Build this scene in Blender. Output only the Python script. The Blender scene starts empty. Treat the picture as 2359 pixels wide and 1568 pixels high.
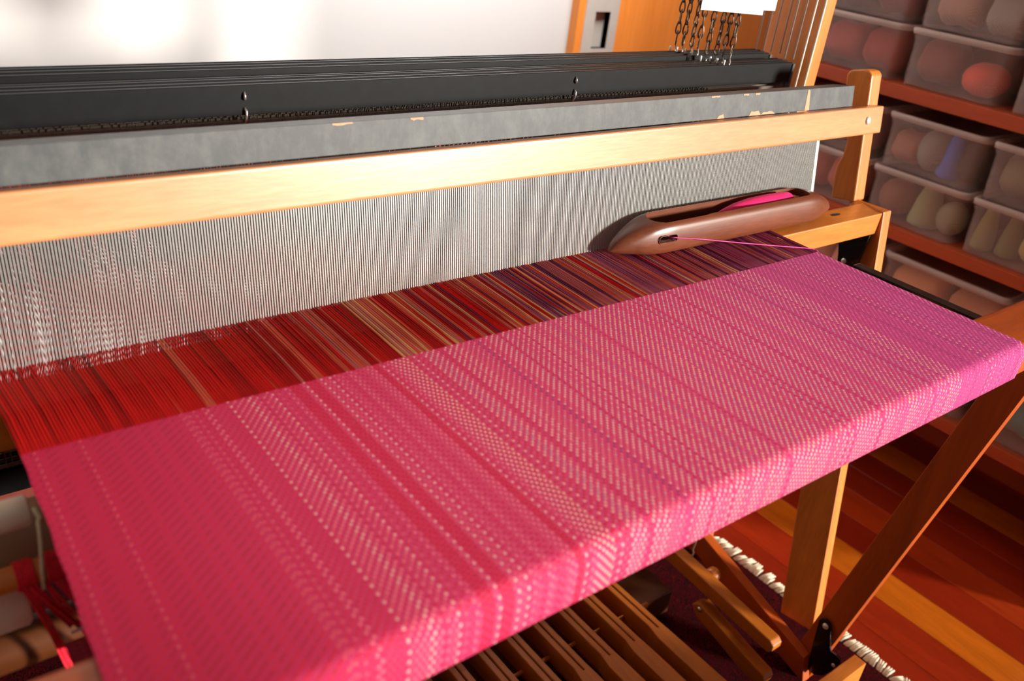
import bpy, bmesh, math, random
from mathutils import Vector, Matrix
random.seed(7)
PI = math.pi
S = bpy.context.scene
COL = S.collection
H = 0.8                     # height of the cloth plane above the floor; loom coordinates have z = 0 on the cloth

# ------------------------------------------------------------------ camera
Rm = [[0.7860654778635418, -0.6073136384735441, 0.11520073365733037],
      [0.2073845500171172, 0.43466579566792163, 0.876388780445397],
      [0.582316677526378, 0.6650081131838904, -0.46762324201673555]]
cd = bpy.data.cameras.new('camera'); cam = bpy.data.objects.new('camera', cd); COL.objects.link(cam)
cd.sensor_width = 36.0; cd.lens = 2038.09 / 2359 * 36.0
cd.clip_start = 0.01; cd.clip_end = 50
R3 = Matrix(((Rm[0][0], Rm[1][0], -Rm[2][0]), (Rm[0][1], Rm[1][1], -Rm[2][1]), (Rm[0][2], Rm[1][2], -Rm[2][2])))
cam.matrix_world = Matrix.Translation((-0.9648, -0.2859, 0.3754 + H)) @ R3.to_4x4()
cd.dof.use_dof = True; cd.dof.focus_distance = 1.02; cd.dof.aperture_fstop = 5.5
S.camera = cam
# ------------------------------------------------------------------ light
W = bpy.data.worlds.new('world'); S.world = W; W.use_nodes = True
W.node_tree.nodes['Background'].inputs[0].default_value = (1.0, 0.77, 0.60, 1)
W.node_tree.nodes['Background'].inputs[1].default_value = 0.22
sun = bpy.data.lights.new('sun', 'SUN'); sun.energy = 8.2; sun.color = (1.0, 0.94, 0.84); sun.angle = math.radians(6.5)
so = bpy.data.objects.new('sun', sun); COL.objects.link(so)
SD = Vector((0.52, -0.84, 0.175)).normalized()
so.rotation_euler = SD.to_track_quat('Z', 'Y').to_euler(); so.location = (3, -4, 3)
fill_lamp = bpy.data.lights.new('wall_fill', 'AREA'); fill_lamp.shape = 'RECTANGLE'; fill_lamp.size = 1.2; fill_lamp.size_y = 0.8; fill_lamp.energy = 42; fill_lamp.color = (1.0, 0.97, 0.93)  # added area lamp that brightens the back wall and door
sk = bpy.data.objects.new('wall_fill', fill_lamp); COL.objects.link(sk); fill_lamp.spread = math.radians(95); sk.location = (0.35, 0.95, 1.25 + H); sk.rotation_euler = (math.radians(48), 0, math.radians(8))
S.view_settings.view_transform = 'Standard'; S.view_settings.look = 'None'
S.view_settings.exposure = 0.0; S.view_settings.gamma = 1.0; S.view_settings.use_curve_mapping = False

# ------------------------------------------------------------------ materials
def s2l(c): return tuple(((v / 255) / 12.92 if v / 255 <= 0.04045 else ((v / 255 + 0.055) / 1.055) ** 2.4) for v in c)
def newmat(name):
    m = bpy.data.materials.new(name); m.use_nodes = True
    nt = m.node_tree; return m, nt, nt.nodes, nt.links, nt.nodes['Principled BSDF']
def plain(name, rgb, rough=0.5, metal=0.0, var=0.1, scale=30.0, bump=0.0, coat=0.0):
    m, nt, N, L, P = newmat(name); c = s2l(rgb)
    tc = N.new('ShaderNodeTexCoord'); no = N.new('ShaderNodeTexNoise'); no.inputs['Scale'].default_value = scale; no.inputs['Detail'].default_value = 4
    L.new(tc.outputs['Object'], no.inputs['Vector'])
    r = N.new('ShaderNodeValToRGB'); L.new(no.outputs['Fac'], r.inputs[0])
    r.color_ramp.elements[0].position = 0.3; r.color_ramp.elements[1].position = 0.7
    r.color_ramp.elements[0].color = (*[v * (1 - var) for v in c], 1); r.color_ramp.elements[1].color = (*[min(1, v * (1 + var)) for v in c], 1)
    L.new(r.outputs[0], P.inputs['Base Color']); P.inputs['Roughness'].default_value = rough; P.inputs['Metallic'].default_value = metal
    P.inputs['Coat Weight'].default_value = coat
    if bump:
        b = N.new('ShaderNodeBump'); b.inputs['Strength'].default_value = bump; b.inputs['Distance'].default_value = 0.001
        L.new(no.outputs['Fac'], b.inputs['Height']); L.new(b.outputs[0], P.inputs['Normal'])
    return m
def wood(name, rgb, axis='x', rough=0.38, dark=0.72, scale=9.0, coat=0.15, knots=False):
    m, nt, N, L, P = newmat(name); c = s2l(rgb)
    tc = N.new('ShaderNodeTexCoord'); mp = N.new('ShaderNodeMapping')
    sc = {'x': (0.12, 1, 1), 'y': (1, 0.12, 1), 'z': (1, 1, 0.12)}[axis]
    mp.inputs['Scale'].default_value = [scale * v for v in sc]
    L.new(tc.outputs['Object'], mp.inputs['Vector'])
    n1 = N.new('ShaderNodeTexNoise'); n1.inputs['Scale'].default_value = 3.0; n1.inputs['Detail'].default_value = 6; n1.inputs['Distortion'].default_value = 0.6
    n2 = N.new('ShaderNodeTexNoise'); n2.inputs['Scale'].default_value = 26.0; n2.inputs['Detail'].default_value = 3
    L.new(mp.outputs[0], n1.inputs['Vector']); L.new(mp.outputs[0], n2.inputs['Vector'])
    mx = N.new('ShaderNodeMath'); mx.operation = 'MULTIPLY_ADD'; mx.inputs[1].default_value = 0.35; L.new(n2.outputs['Fac'], mx.inputs[0])
    mu = N.new('ShaderNodeMath'); mu.operation = 'MULTIPLY'; mu.inputs[1].default_value = 0.65; L.new(n1.outputs['Fac'], mu.inputs[0]); L.new(mu.outputs[0], mx.inputs[2])
    r = N.new('ShaderNodeValToRGB'); L.new(mx.outputs[0], r.inputs[0])
    e = r.color_ramp.elements; e[0].position = 0.34; e[1].position = 0.66
    e[0].color = (c[0] * dark, c[1] * dark * 0.92, c[2] * dark * 0.8, 1); e[1].color = (min(1, c[0] * 1.08), min(1, c[1] * 1.08), min(1, c[2] * 1.1), 1)
    L.new(r.outputs[0], P.inputs['Base Color']); P.inputs['Roughness'].default_value = rough
    P.inputs['Coat Weight'].default_value = coat; P.inputs['Coat Roughness'].default_value = 0.3
    b = N.new('ShaderNodeBump'); b.inputs['Strength'].default_value = 0.12; b.inputs['Distance'].default_value = 0.0006
    L.new(n2.outputs['Fac'], b.inputs['Height']); L.new(b.outputs[0], P.inputs['Normal'])
    return m
GOLD = (216, 128, 50)
M = {}
for ax in 'xyz':
    M['w' + ax] = wood('golden_wood_' + ax, GOLD, ax)
    M['d' + ax] = wood('amber_wood_' + ax, (184, 82, 18), ax, rough=0.42)
M['t'] = wood('treadle_wood', (188, 104, 10), 'y', rough=0.5)
M['tb'] = wood('dark_board_wood', (92, 46, 14), 'x', rough=0.5)
M['rail'] = wood('rail_wood', (208, 138, 88), 'x', rough=0.34, dark=0.78, scale=12, coat=0.2)
M['shuttle'] = wood('shuttle_wood', (118, 62, 38), 'x', rough=0.36, dark=0.6, coat=0.2, scale=14)
M['door'] = wood('door_veneer', (206, 124, 50), 'z', rough=0.45, dark=0.85, scale=3)
M['shelf'] = wood('shelf_wood', (164, 62, 8), 'y', rough=0.75, dark=0.8, scale=5)
M['floors'] = [wood('fir_plank_%s' % n, c, 'y', rough=0.3, dark=0.7, scale=7, coat=0.15) for n, c in
               (('deep', (150, 40, 12)), ('red', (166, 48, 14)), ('brown', (136, 38, 14)), ('orange', (206, 108, 20)), ('rust', (174, 58, 18)))]
M['wall'] = plain('white_paint', (174, 172, 171), 0.6, var=0.01, scale=5)
M['black'] = plain('black_enamel', (9, 10, 12), 0.42, 0.0, var=0.4, scale=60); M['black'].node_tree.nodes['Principled BSDF'].inputs['Specular IOR Level'].default_value = 0.18
M['blackmetal'] = plain('black_bracket_paint', (12, 12, 13), 0.25, var=0.3, scale=60, coat=0.3)
M['steel'] = plain('steel', (205, 203, 198), 0.3, 0.85, var=0.05)
M['dullsteel'] = plain('aged_steel', (104, 92, 80), 0.35, 0.7, var=0.25, scale=200)
M['heddle'] = plain('heddle_wire', (92, 84, 76), 0.4, 0.6, var=0.2, scale=200)
M['bright'] = plain('bright_zinc', (235, 235, 228), 0.3, 0.4, var=0.03)
M['dent'] = plain('reed_wire', (182, 182, 179), 0.3, 0.4, var=0.06, scale=90)
M['plate'] = plain('brushed_steel_plate', (196, 192, 184), 0.5, 0.5, var=0.03)
M['paper'] = plain('white_paper', (250, 250, 250), 0.8, var=0.01)
M['canvas'] = plain('white_canvas', (252, 248, 236), 0.8, var=0.06, scale=40, bump=0.3)
M['grey_roll'] = plain('grey_brown_roller', (160, 138, 118), 0.6, var=0.1, scale=12)
M['cord'] = plain('cotton_cord', (224, 214, 186), 0.8, var=0.1, scale=300)
M['redyarn'] = plain('red_yarn', (240, 28, 58), 0.75, var=0.25, scale=400, bump=0.4)
M['fringe'] = plain('cream_fringe', (218, 205, 180), 0.85, var=0.1, scale=200)

# painted grey cap with worn edges
def grey_paint():
    m, nt, N, L, P = newmat('worn_grey_paint')
    tc = N.new('ShaderNodeTexCoord'); mp = N.new('ShaderNodeMapping'); mp.inputs['Scale'].default_value = (60, 60, 36); L.new(tc.outputs['Object'], mp.inputs[0])
    n = N.new('ShaderNodeTexNoise'); n.inputs['Scale'].default_value = 1.0; n.inputs['Detail'].default_value = 8; n.inputs['Roughness'].default_value = 0.7; L.new(mp.outputs[0], n.inputs['Vector'])
    r = N.new('ShaderNodeValToRGB'); L.new(n.outputs['Fac'], r.inputs[0]); e = r.color_ramp.elements
    e[0].position = 0.42; e[0].color = (*s2l((44, 46, 49)), 1); e[1].position = 0.72; e[1].color = (*s2l((76, 78, 76)), 1)
    L.new(r.outputs[0], P.inputs['Base Color']); P.inputs['Roughness'].default_value = 0.55
    n2 = N.new('ShaderNodeTexNoise'); n2.inputs['Scale'].default_value = 300; L.new(tc.outputs['Object'], n2.inputs['Vector'])
    b = N.new('ShaderNodeBump'); b.inputs['Strength'].default_value = 0.08; b.inputs['Distance'].default_value = 0.0005; L.new(n2.outputs['Fac'], b.inputs['Height']); L.new(b.outputs[0], P.inputs['Normal'])
    return m
M['grey'] = grey_paint()
M['bare'] = plain('bare_wood_chip', (196, 146, 112), 0.7, var=0.1, scale=200)

def clear_plastic():
    m, nt, N, L, P = newmat('clear_plastic'); out = N['Material Output']
    P.inputs['Base Color'].default_value = (*s2l((232, 216, 212)), 1); P.inputs['Roughness'].default_value = 0.22
    P.inputs['Specular IOR Level'].default_value = 0.7
    tr = N.new('ShaderNodeBsdfTransparent'); tr.inputs[0].default_value = (0.97, 0.95, 0.94, 1)
    mix = N.new('ShaderNodeMixShader')
    tc = N.new('ShaderNodeTexCoord'); no = N.new('ShaderNodeTexNoise'); no.inputs['Scale'].default_value = 9; L.new(tc.outputs['Object'], no.inputs['Vector'])
    mr = N.new('ShaderNodeMapRange'); mr.inputs['To Min'].default_value = 0.07; mr.inputs['To Max'].default_value = 0.2; L.new(no.outputs['Fac'], mr.inputs['Value'])
    L.new(mr.outputs[0], mix.inputs[0]); L.new(tr.outputs[0], mix.inputs[1]); L.new(P.outputs[0], mix.inputs[2]); L.new(mix.outputs[0], out.inputs['Surface'])
    return m
M['clear'] = clear_plastic()
def rim_plastic():
    m, nt, N, L, P = newmat('frosted_plastic'); out = N['Material Output']
    P.inputs['Base Color'].default_value = (*s2l((238, 216, 210)), 1); P.inputs['Roughness'].default_value = 0.25
    tr = N.new('ShaderNodeBsdfTransparent'); mix = N.new('ShaderNodeMixShader'); mix.inputs[0].default_value = 0.4
    L.new(tr.outputs[0], mix.inputs[1]); L.new(P.outputs[0], mix.inputs[2]); L.new(mix.outputs[0], out.inputs['Surface'])
    return m
M['rim'] = rim_plastic()

def rug_mat():
    m, nt, N, L, P = newmat('oriental_rug_pile')
    tc = N.new('ShaderNodeTexCoord')
    v = N.new('ShaderNodeTexVoronoi'); v.inputs['Scale'].default_value = 105; v.feature = 'DISTANCE_TO_EDGE'
    no = N.new('ShaderNodeTexNoise'); no.inputs['Scale'].default_value = 18; no.inputs['Detail'].default_value = 2
    ad = N.new('ShaderNodeMixRGB'); ad.blend_type = 'ADD'; ad.inputs[0].default_value = 0.25
    L.new(tc.outputs['Object'], ad.inputs[1]); L.new(no.outputs['Color'], ad.inputs[2]); L.new(ad.outputs[0], v.inputs['Vector']); L.new(tc.outputs['Object'], no.inputs['Vector'])
    r = N.new('ShaderNodeValToRGB'); L.new(v.outputs['Distance'], r.inputs[0]); r.color_ramp.interpolation = 'CONSTANT'
    e = r.color_ramp.elements; e[0].position = 0; e[0].color = (*s2l((88, 10, 16)), 1); e[1].position = 0.09; e[1].color = (*s2l((14, 10, 14)), 1)
    x = e.new(0.24); x.color = (*s2l((44, 6, 10)), 1); x = e.new(0.36); x.color = (*s2l((36, 30, 32)), 1)
    L.new(r.outputs[0], P.inputs['Base Color']); P.inputs['Roughness'].default_value = 0.95; P.inputs['Specular IOR Level'].default_value = 0.05
    return m
M['rug'] = rug_mat()

def attr_thread(name, rough=0.7):
    m, nt, N, L, P = newmat(name)
    a = N.new('ShaderNodeAttribute'); a.attribute_name = 'warp'; L.new(a.outputs['Color'], P.inputs['Base Color']); P.inputs['Roughness'].default_value = rough
    P.inputs['Specular IOR Level'].default_value = 0.2
    return m
M['warp'] = attr_thread('warp_yarn')

def cloth_mat():
    m, nt, N, L, P = newmat('handwoven_twill')
    def math_(op, a, b=None, c=None):
        n = N.new('ShaderNodeMath'); n.operation = op
        for i, v in enumerate((a, b, c)):
            if v is None: continue
            if isinstance(v, (int, float)): n.inputs[i].default_value = v
            else: L.new(v, n.inputs[i])
        return n.outputs[0]
    a = N.new('ShaderNodeAttribute'); a.attribute_name = 'warp'
    d = N.new('ShaderNodeAttribute'); d.attribute_name = 'draft'
    uv = N.new('ShaderNodeUVMap'); sep = N.new('ShaderNodeSeparateXYZ'); L.new(uv.outputs[0], sep.inputs[0])
    U, V = sep.outputs[0], sep.outputs[1]
    q = math_('FLOORED_MODULO', math_('ADD', V, d.outputs['Fac']), 8.0)
    # warp float over three picks, with painted shade spots between floats
    U2 = math_('MULTIPLY', U, 0.5); edge = math_('MULTIPLY', math_('ABSOLUTE', math_('SUBTRACT', math_('FRACT', U2), 0.5)), 0.9)
    inf = math_('MULTIPLY', math_('LESS_THAN', math_('ABSOLUTE', math_('SUBTRACT', q, 1.5)), math_('SUBTRACT', 1.55, edge)), math_('LESS_THAN', edge, 0.36))
    up = inf
    su = math_('ADD', math_('MULTIPLY', math_('SINE', math_('MULTIPLY', math_('FRACT', U2), PI)), 0.8), math_('MULTIPLY', math_('SINE', math_('MULTIPLY', math_('FRACT', U), PI)), 0.2))
    sv = math_('SINE', math_('MULTIPLY', math_('FRACT', V), PI))
    fl = math_('SINE', math_('MULTIPLY', math_('DIVIDE', q, 3.0), PI))     # crown along the float
    fl = math_('MULTIPLY', math_('MAXIMUM', fl, 0.0), inf)
    hw = math_('MULTIPLY_ADD', su, 0.5, math_('MULTIPLY', fl, 0.55))
    hw = math_('MULTIPLY', hw, up); hf = math_('MULTIPLY', math_('MULTIPLY', sv, 0.42), math_('SUBTRACT', 1.0, up))
    hgt = math_('ADD', hw, hf)
    mix = N.new('ShaderNodeMixRGB'); L.new(math_('MULTIPLY', up, 0.74), mix.inputs[0]); L.new(a.outputs['Color'], mix.inputs[2])
    no = N.new('ShaderNodeTexNoise'); no.inputs['Scale'].default_value = 1.3; no.inputs['Detail'].default_value = 3; L.new(uv.outputs[0], no.inputs['Vector'])
    r = N.new('ShaderNodeValToRGB'); L.new(no.outputs['Fac'], r.inputs[0])
    r.color_ramp.elements[0].position = 0.3; r.color_ramp.elements[0].color = (*s2l(WEFT[0]), 1); r.color_ramp.elements[1].position = 0.7; r.color_ramp.elements[1].color = (*s2l(WEFT[1]), 1)
    ba = N.new('ShaderNodeAttribute'); ba.attribute_name = 'base'
    m3 = N.new('ShaderNodeMixRGB'); m3.inputs[0].default_value = 0.82; L.new(r.outputs[0], m3.inputs[1]); L.new(ba.outputs['Color'], m3.inputs[2])
    tie = math_('MULTIPLY', math_('LESS_THAN', math_('ABSOLUTE', math_('SUBTRACT', q, 5.0)), 0.6), math_('LESS_THAN', edge, 0.30))  # dark spots painting the shade beside each float, in darkened warp colour
    w2 = N.new('ShaderNodeAttribute'); w2.attribute_name = 'warp_shade'; m4 = N.new('ShaderNodeMixRGB'); L.new(math_('MULTIPLY', tie, 0.62), m4.inputs[0]); L.new(m3.outputs[0], m4.inputs[1]); L.new(w2.outputs['Color'], m4.inputs[2])
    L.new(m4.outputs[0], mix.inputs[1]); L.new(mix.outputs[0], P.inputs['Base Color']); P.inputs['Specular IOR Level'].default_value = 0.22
    P.inputs['Roughness'].default_value = 0.55; P.inputs['Sheen Weight'].default_value = 0.12; P.inputs['Sheen Roughness'].default_value = 0.3
    b = N.new('ShaderNodeBump'); b.inputs['Strength'].default_value = 0.8; b.inputs['Distance'].default_value = 0.0006
    L.new(hgt, b.inputs['Height']); L.new(b.outputs[0], P.inputs['Normal'])
    return m
WEFT = ((200, 22, 92), (224, 44, 120))
M['cloth'] = cloth_mat()

# ------------------------------------------------------------------ mesh helpers
class MB:
    def __init__(s): s.v = []; s.f = []; s.sm = []
    def add(s, verts, faces, smooth=False):
        o = len(s.v); s.v += [tuple(p) for p in verts]; s.f += [tuple(i + o for i in f) for f in faces]; s.sm += [smooth] * len(faces); return s
    def hexa(s, p):   # 8 points: bottom 4 (ccw), top 4
        return s.add(p, [(0, 3, 2, 1), (4, 5, 6, 7), (0, 1, 5, 4), (1, 2, 6, 5), (2, 3, 7, 6), (3, 0, 4, 7)])
    def box(s, x0, x1, y0, y1, z0, z1, fn=None):
        p = [(x0, y0, z0), (x1, y0, z0), (x1, y1, z0), (x0, y1, z0), (x0, y0, z1), (x1, y0, z1), (x1, y1, z1), (x0, y1, z1)]
        return s.hexa([fn(*q) for q in p] if fn else p)
    def prism(s, poly, t0, t1, fn):   # poly of (a,b); fn(a,b,t)
        n = len(poly); v = [fn(a, b, t0) for a, b in poly] + [fn(a, b, t1) for a, b in poly]
        f = [tuple(range(n - 1, -1, -1)), tuple(range(n, 2 * n))] + [(i, (i + 1) % n, n + (i + 1) % n, n + i) for i in range(n)]
        return s.add(v, f)
    def tube(s, path, r, n=8, closed=False, cap=True, smooth=True):
        P = [Vector(p) for p in path]; m = len(P); rr = r if hasattr(r, '__len__') else [r] * m
        v = []; up = None
        for i, p in enumerate(P):
            a = P[(i - 1) % m] if (closed or i > 0) else p; b = P[(i + 1) % m] if (closed or i < m - 1) else p
            t = (b - a).normalized()
            if up is None:
                up = Vector((0, 0, 1)) if abs(t.z) < 0.9 else Vector((1, 0, 0))
            up = (up - t * up.dot(t)).normalized(); w = t.cross(up)
            for k in range(n):
                an = 2 * PI * k / n; v.append(p + (up * math.cos(an) + w * math.sin(an)) * rr[i])
        f = []
        for i in range(m if closed else m - 1):
            j = (i + 1) % m
            for k in range(n):
                f.append((i * n + k, i * n + (k + 1) % n, j * n + (k + 1) % n, j * n + k))
        if cap and not closed: f += [tuple(range(n))[::-1], tuple(range((m - 1) * n, m * n))]
        return s.add(v, f, smooth)
    def loft(s, rings, cap=True, smooth=True):
        n = len(rings[0]); v = [p for r in rings for p in r]; f = []
        for i in range(len(rings) - 1):
            for k in range(n): f.append((i * n + k, i * n + (k + 1) % n, (i + 1) * n + (k + 1) % n, (i + 1) * n + k))
        if cap: f += [tuple(range(n))[::-1], tuple(range((len(rings) - 1) * n, len(rings) * n))]
        return s.add(v, f, smooth)
ORG = {}
def thing(name, label, cat, loc, group=None, kind=None):
    o = bpy.data.objects.new(name, None); COL.objects.link(o); o.empty_display_size = 0.05
    o.location = (loc[0], loc[1], loc[2] + H); ORG[o.name] = Vector(loc)
    o['label'] = label; o['category'] = cat
    if group: o['group'] = group
    if kind: o['kind'] = kind
    return o
def root_org(o):
    while o.parent: o = o.parent
    return ORG[o.name]
def obj(name, mb, mat, parent=None, bevel=0.0, loc=None, kind=None, seg=2, label=None, autosm=False):
    org = root_org(parent) if parent is not None else Vector(loc or (0, 0, 0))
    me = bpy.data.meshes.new(name)
    me.from_pydata([(p[0] - org.x, p[1] - org.y, p[2] - org.z) for p in mb.v], [], mb.f)
    for p, sm in zip(me.polygons, mb.sm): p.use_smooth = sm
    bm = bmesh.new(); bm.from_mesh(me)
    bmesh.ops.recalc_face_normals(bm, faces=bm.faces)
    if bevel:
        es = [e for e in bm.edges if len(e.link_faces) == 2 and e.calc_face_angle(0) > 0.5]
        bmesh.ops.bevel(bm, geom=es, offset=bevel, segments=seg, affect='EDGES', profile=0.6, clamp_overlap=True)
    bm.to_mesh(me); bm.free(); me.materials.append(mat)
    o = bpy.data.objects.new(name, me); COL.objects.link(o)
    if parent is not None: o.parent = parent
    else: o.location = (org.x, org.y, org.z + H); ORG[o.name] = org
    if kind: o['kind'] = kind
    if label: o['label'] = label
    return o
def tag(o, label, cat, group=None, kind=None):
    o['label'] = label; o['category'] = cat
    if group: o['group'] = group
    if kind: o['kind'] = kind
    return o
def copy_tree(o, parent=None):
    c = o.copy(); COL.objects.link(c)
    if parent is not None: c.parent = parent
    for ch in list(o.children): copy_tree(ch, c)
    return c
AL = 0.1741; SA, CA = math.sin(AL), math.cos(AL)
def bt(x, off, h):      # beater frame: off towards the weaver, h up along the leaning beater
    return (x, 0.3765 + h * SA - off * CA, h * CA + off * SA)
def circ(cx, cy, r, n=12, a0=0, a1=2 * PI): return [(cx + r * math.cos(a0 + (a1 - a0) * i / n), cy + r * math.sin(a0 + (a1 - a0) * i / n)) for i in range(n)]

# ------------------------------------------------------------------ the room
fl = bpy.data.objects.new('floor', None); COL.objects.link(fl); fl['kind'] = 'structure'; ORG['floor'] = Vector((0, 0, -H)); fl.location = (0, 0, 0)
sub = MB().box(-2.6, 1.6, -1.7, 1.6, -H - 0.05, -H - 0.021); obj('subfloor', sub, plain('dark_subfloor', (30, 14, 8), 0.9), fl)
planks = {0: 3, 5: 3, -6: 3, -13: 3, 2: 4, -1: 1}
for k in range(-34, 12):
    x0 = 0.51 + 0.09 * k; rnd = random.Random(k)
    mt = M['floors'][planks.get(k, rnd.choice((0, 0, 1, 2, 2, 4)))]
    cuts = [-1.65, rnd.uniform(-0.9, 0.0), rnd.uniform(0.7, 1.3), 1.56] if k not in (0, 5) else [-1.65, 1.56]
    for a, b in zip(cuts[:-1], cuts[1:]):
        obj('plank', MB().box(x0 + 0.0004, x0 + 0.0896, a + 0.0004, b - 0.0004, -H - 0.02, -H), mt, fl, bevel=0.0004, seg=1)
wb = obj('wall_back', MB().box(-2.6, 0.653, 1.5, 1.6, -H, 1.7), M['wall'], None); wb['kind'] = 'structure'
wr = obj('wall_right', MB().box(1.45, 1.55, -0.05, 1.6, -H, 1.7), M['wall'], None); wr['kind'] = 'structure'
wf_ = obj('shade_wall', MB().box(-2.6, 0.16, -1.8, -1.7, -H, 1.7), M['wall'], None); wf_['kind'] = 'structure'  # unseen wall piece added so its edge shades the left side
bb = obj('baseboard_back', MB().box(-2.6, 0.64, 1.485, 1.5, -H, -H + 0.1), M['door'], None, bevel=0.002); bb['kind'] = 'structure'
# sliding wood door with a steel flush pull
dr = bpy.data.objects.new('door_1', None); COL.objects.link(dr); dr['kind'] = 'structure'; ORG['door_1'] = Vector((0.653, 1.5, -H)); dr.location = (0.653, 1.5, 0)
PX0, PX1, PZ0, PZ1 = 0.676, 0.794, -0.055, 0.20
RX0, RX1, RZ0, RZ1 = 0.712, 0.765, -0.017, 0.076
dp = MB(); y0, y1 = 1.472, 1.51
dp.box(0.653, RX0, y0, y1, -H + 0.01, 1.7); dp.box(RX1, 1.45, y0, y1, -H + 0.01, 1.7); dp.box(RX0, RX1, y0, y1, -H + 0.01, RZ0); dp.box(RX0, RX1, y0, y1, RZ1, 1.7)
obj('door_panel', dp, M['door'], dr)
pl = MB(); yp = y0 - 0.0025
pl.box(PX0, RX0, yp, y0, PZ0, PZ1); pl.box(RX1, PX1, yp, y0, PZ0, PZ1); pl.box(RX0, RX1, yp, y0, PZ0, RZ0); pl.box(RX0, RX1, yp, y0, RZ1, PZ1)
pull = obj('flush_pull', pl, M['plate'], dr, label='brushed steel flush pull plate')
rc = MB(); rc.box(RX0 - .001, RX1 + .001, y0 + 0.018, y0 + 0.020, RZ0, RZ1); rc.box(RX0 - 0.001, RX0, y0 - .001, y0 + 0.02, RZ0, RZ1); rc.box(RX1, RX1 + 0.001, y0 - .001, y0 + 0.02, RZ0, RZ1)
rc.box(RX0, RX1, y0 - .001, y0 + 0.02, RZ0 - 0.001, RZ0); rc.box(RX0, RX1, y0 - .001, y0 + 0.02, RZ1, RZ1 + 0.001)
obj('pull_recess', rc, M['plate'], pull)

# ------------------------------------------------------------------ rug
rg = thing('rug', 'dark red oriental rug with cream fringe under the loom treadles', 'rug', (-0.4, 0.4, -H))
obj('pile', MB().box(-1.5, 0.335, -0.35, 1.25, -H + 0.0005, -H + 0.008), M['rug'], rg, bevel=0.002)
rnd = random.Random(3)
k = 0; y = -0.30
proto_t = None
while y < 0.86:
    a = rnd.uniform(-0.012, 0.012); ln = rnd.uniform(0.030, 0.042)
    mb = MB(); 
    for j in range(3):
        o = (j - 1) * 0.0028
        mb.tube([(0.333, y + o, -H + 0.006), (0.333 + ln * 0.5, y + o * 1.2 + a * 0.5, -H + 0.007), (0.333 + ln, y + o * 1.8 + a, -H + 0.003)], [0.0028, 0.0032, 0.0016], 5)
    obj('tassel', mb, M['fringe'], rg)
    y += 0.0125 + rnd.uniform(-0.001, 0.002)

# ------------------------------------------------------------------ bench added out of view to block low sun from treadles and floor
bn = thing('shade_bench', 'plain golden wood bench added in front of the treadles to shade them', 'bench', (0.0, -0.5, -H))
obj('seat', MB().box(-1.40, 0.44, -0.62, -0.36, -0.34, -0.31), M['dx'], bn, bevel=0.004)
obj('front_panel', MB().box(-1.36, 0.41, -0.40, -0.38, -0.79, -0.34), M['dx'], bn, bevel=0.002)
for xa in (-1.382, 0.41): obj('side_panel', MB().box(xa, xa + 0.022, -0.60, -0.38, -H, -0.34), M['wz'], bn, bevel=0.002)
# ------------------------------------------------------------------ shelving
sh = thing('shelving_unit', 'open red-brown wooden shelving along the side wall, stacked with clear bins', 'shelf', (0.96, 0.46, -H))
SX0, SX1 = 0.787, 1.16
for z0, z1 in ((-0.556, -0.530), (-0.2154, -0.1905), (0.057, 0.084), (0.335, 0.362)):
    obj('shelf_board', MB().box(SX0, SX1, 0.0, 0.93, z0, z1), M['shelf'], sh, bevel=0.0015)
for yy in (-0.022, 0.93):
    obj('side_panel', MB().box(SX0 + 0.004, SX1, yy, yy + 0.022, -H, 0.7), M['shelf'], sh, bevel=0.0015)
obj('back_panel', MB().box(SX1, SX1 + 0.006, 0.0, 0.93, -H, 0.7), M['shelf'], sh)

def rrect(x0, x1, y0, y1, z, r, n=4):
    P = []
    for cx, cy, a in ((x1 - r, y1 - r, 0), (x0 + r, y1 - r, PI / 2), (x0 + r, y0 + r, PI), (x1 - r, y0 + r, 3 * PI / 2)):
        for i in range(n + 1): P.append((cx + r * math.cos(a + PI / 2 * i / n), cy + r * math.sin(a + PI / 2 * i / n), z))
    return P
def make_bin(w, d, h, label):
    # local: front face at x=0 going to +x, centred on y, base at z=0 (loom coords)
    t = thing('storage_bin', label, 'storage bin', (0, 0, 0), 'clear shoebox bins on the shelving')
    b = MB(); tp = 0.007; th = 0.0018
    out = [rrect(tp, d - tp, -w / 2 + tp + .004, w / 2 - tp - .004, 0.0, 0.012), rrect(tp - .001, d - tp + .001, -w / 2 + tp + .002, w / 2 - tp - .002, 0.004, 0.014),
           rrect(0.004, d - 0.004, -w / 2 + 0.005, w / 2 - 0.005, h - 0.024, 0.016), rrect(0.002, d - 0.002, -w / 2 + 0.003, w / 2 - 0.003, h - 0.022, 0.016), rrect(0.002, d - 0.002, -w / 2 + 0.003, w / 2 - 0.003, h - 0.010, 0.016)]
    inn = [[(x + (th if x < d / 2 else -th), y + (th if y < 0 else -th), z) for x, y, z in r] for r in out[::-1]]; inn[-1] = [(x, y, 0.003) for x, y, z in inn[-1]]
    b.loft(out + inn, cap=True)
    body = obj('tub', b, M['clear'], t)
    l = MB()
    l.loft([rrect(-0.002, d + 0.002, -w / 2 - 0.001, w / 2 + 0.001, h - 0.013, 0.018), rrect(-0.003, d + 0.003, -w / 2 - 0.002, w / 2 + 0.002, h - 0.004, 0.019), rrect(0.0, d, -w / 2 + 0.001, w / 2 - 0.001, h - 0.001, 0.018),
            rrect(0.008, d - 0.008, -w / 2 + 0.009, w / 2 - 0.009, h - 0.001, 0.014), rrect(0.010, d - 0.010, -w / 2 + 0.011, w / 2 - 0.011, h - 0.006, 0.012)])
    obj('lid', l, M['rim'], t)
    return t
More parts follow.
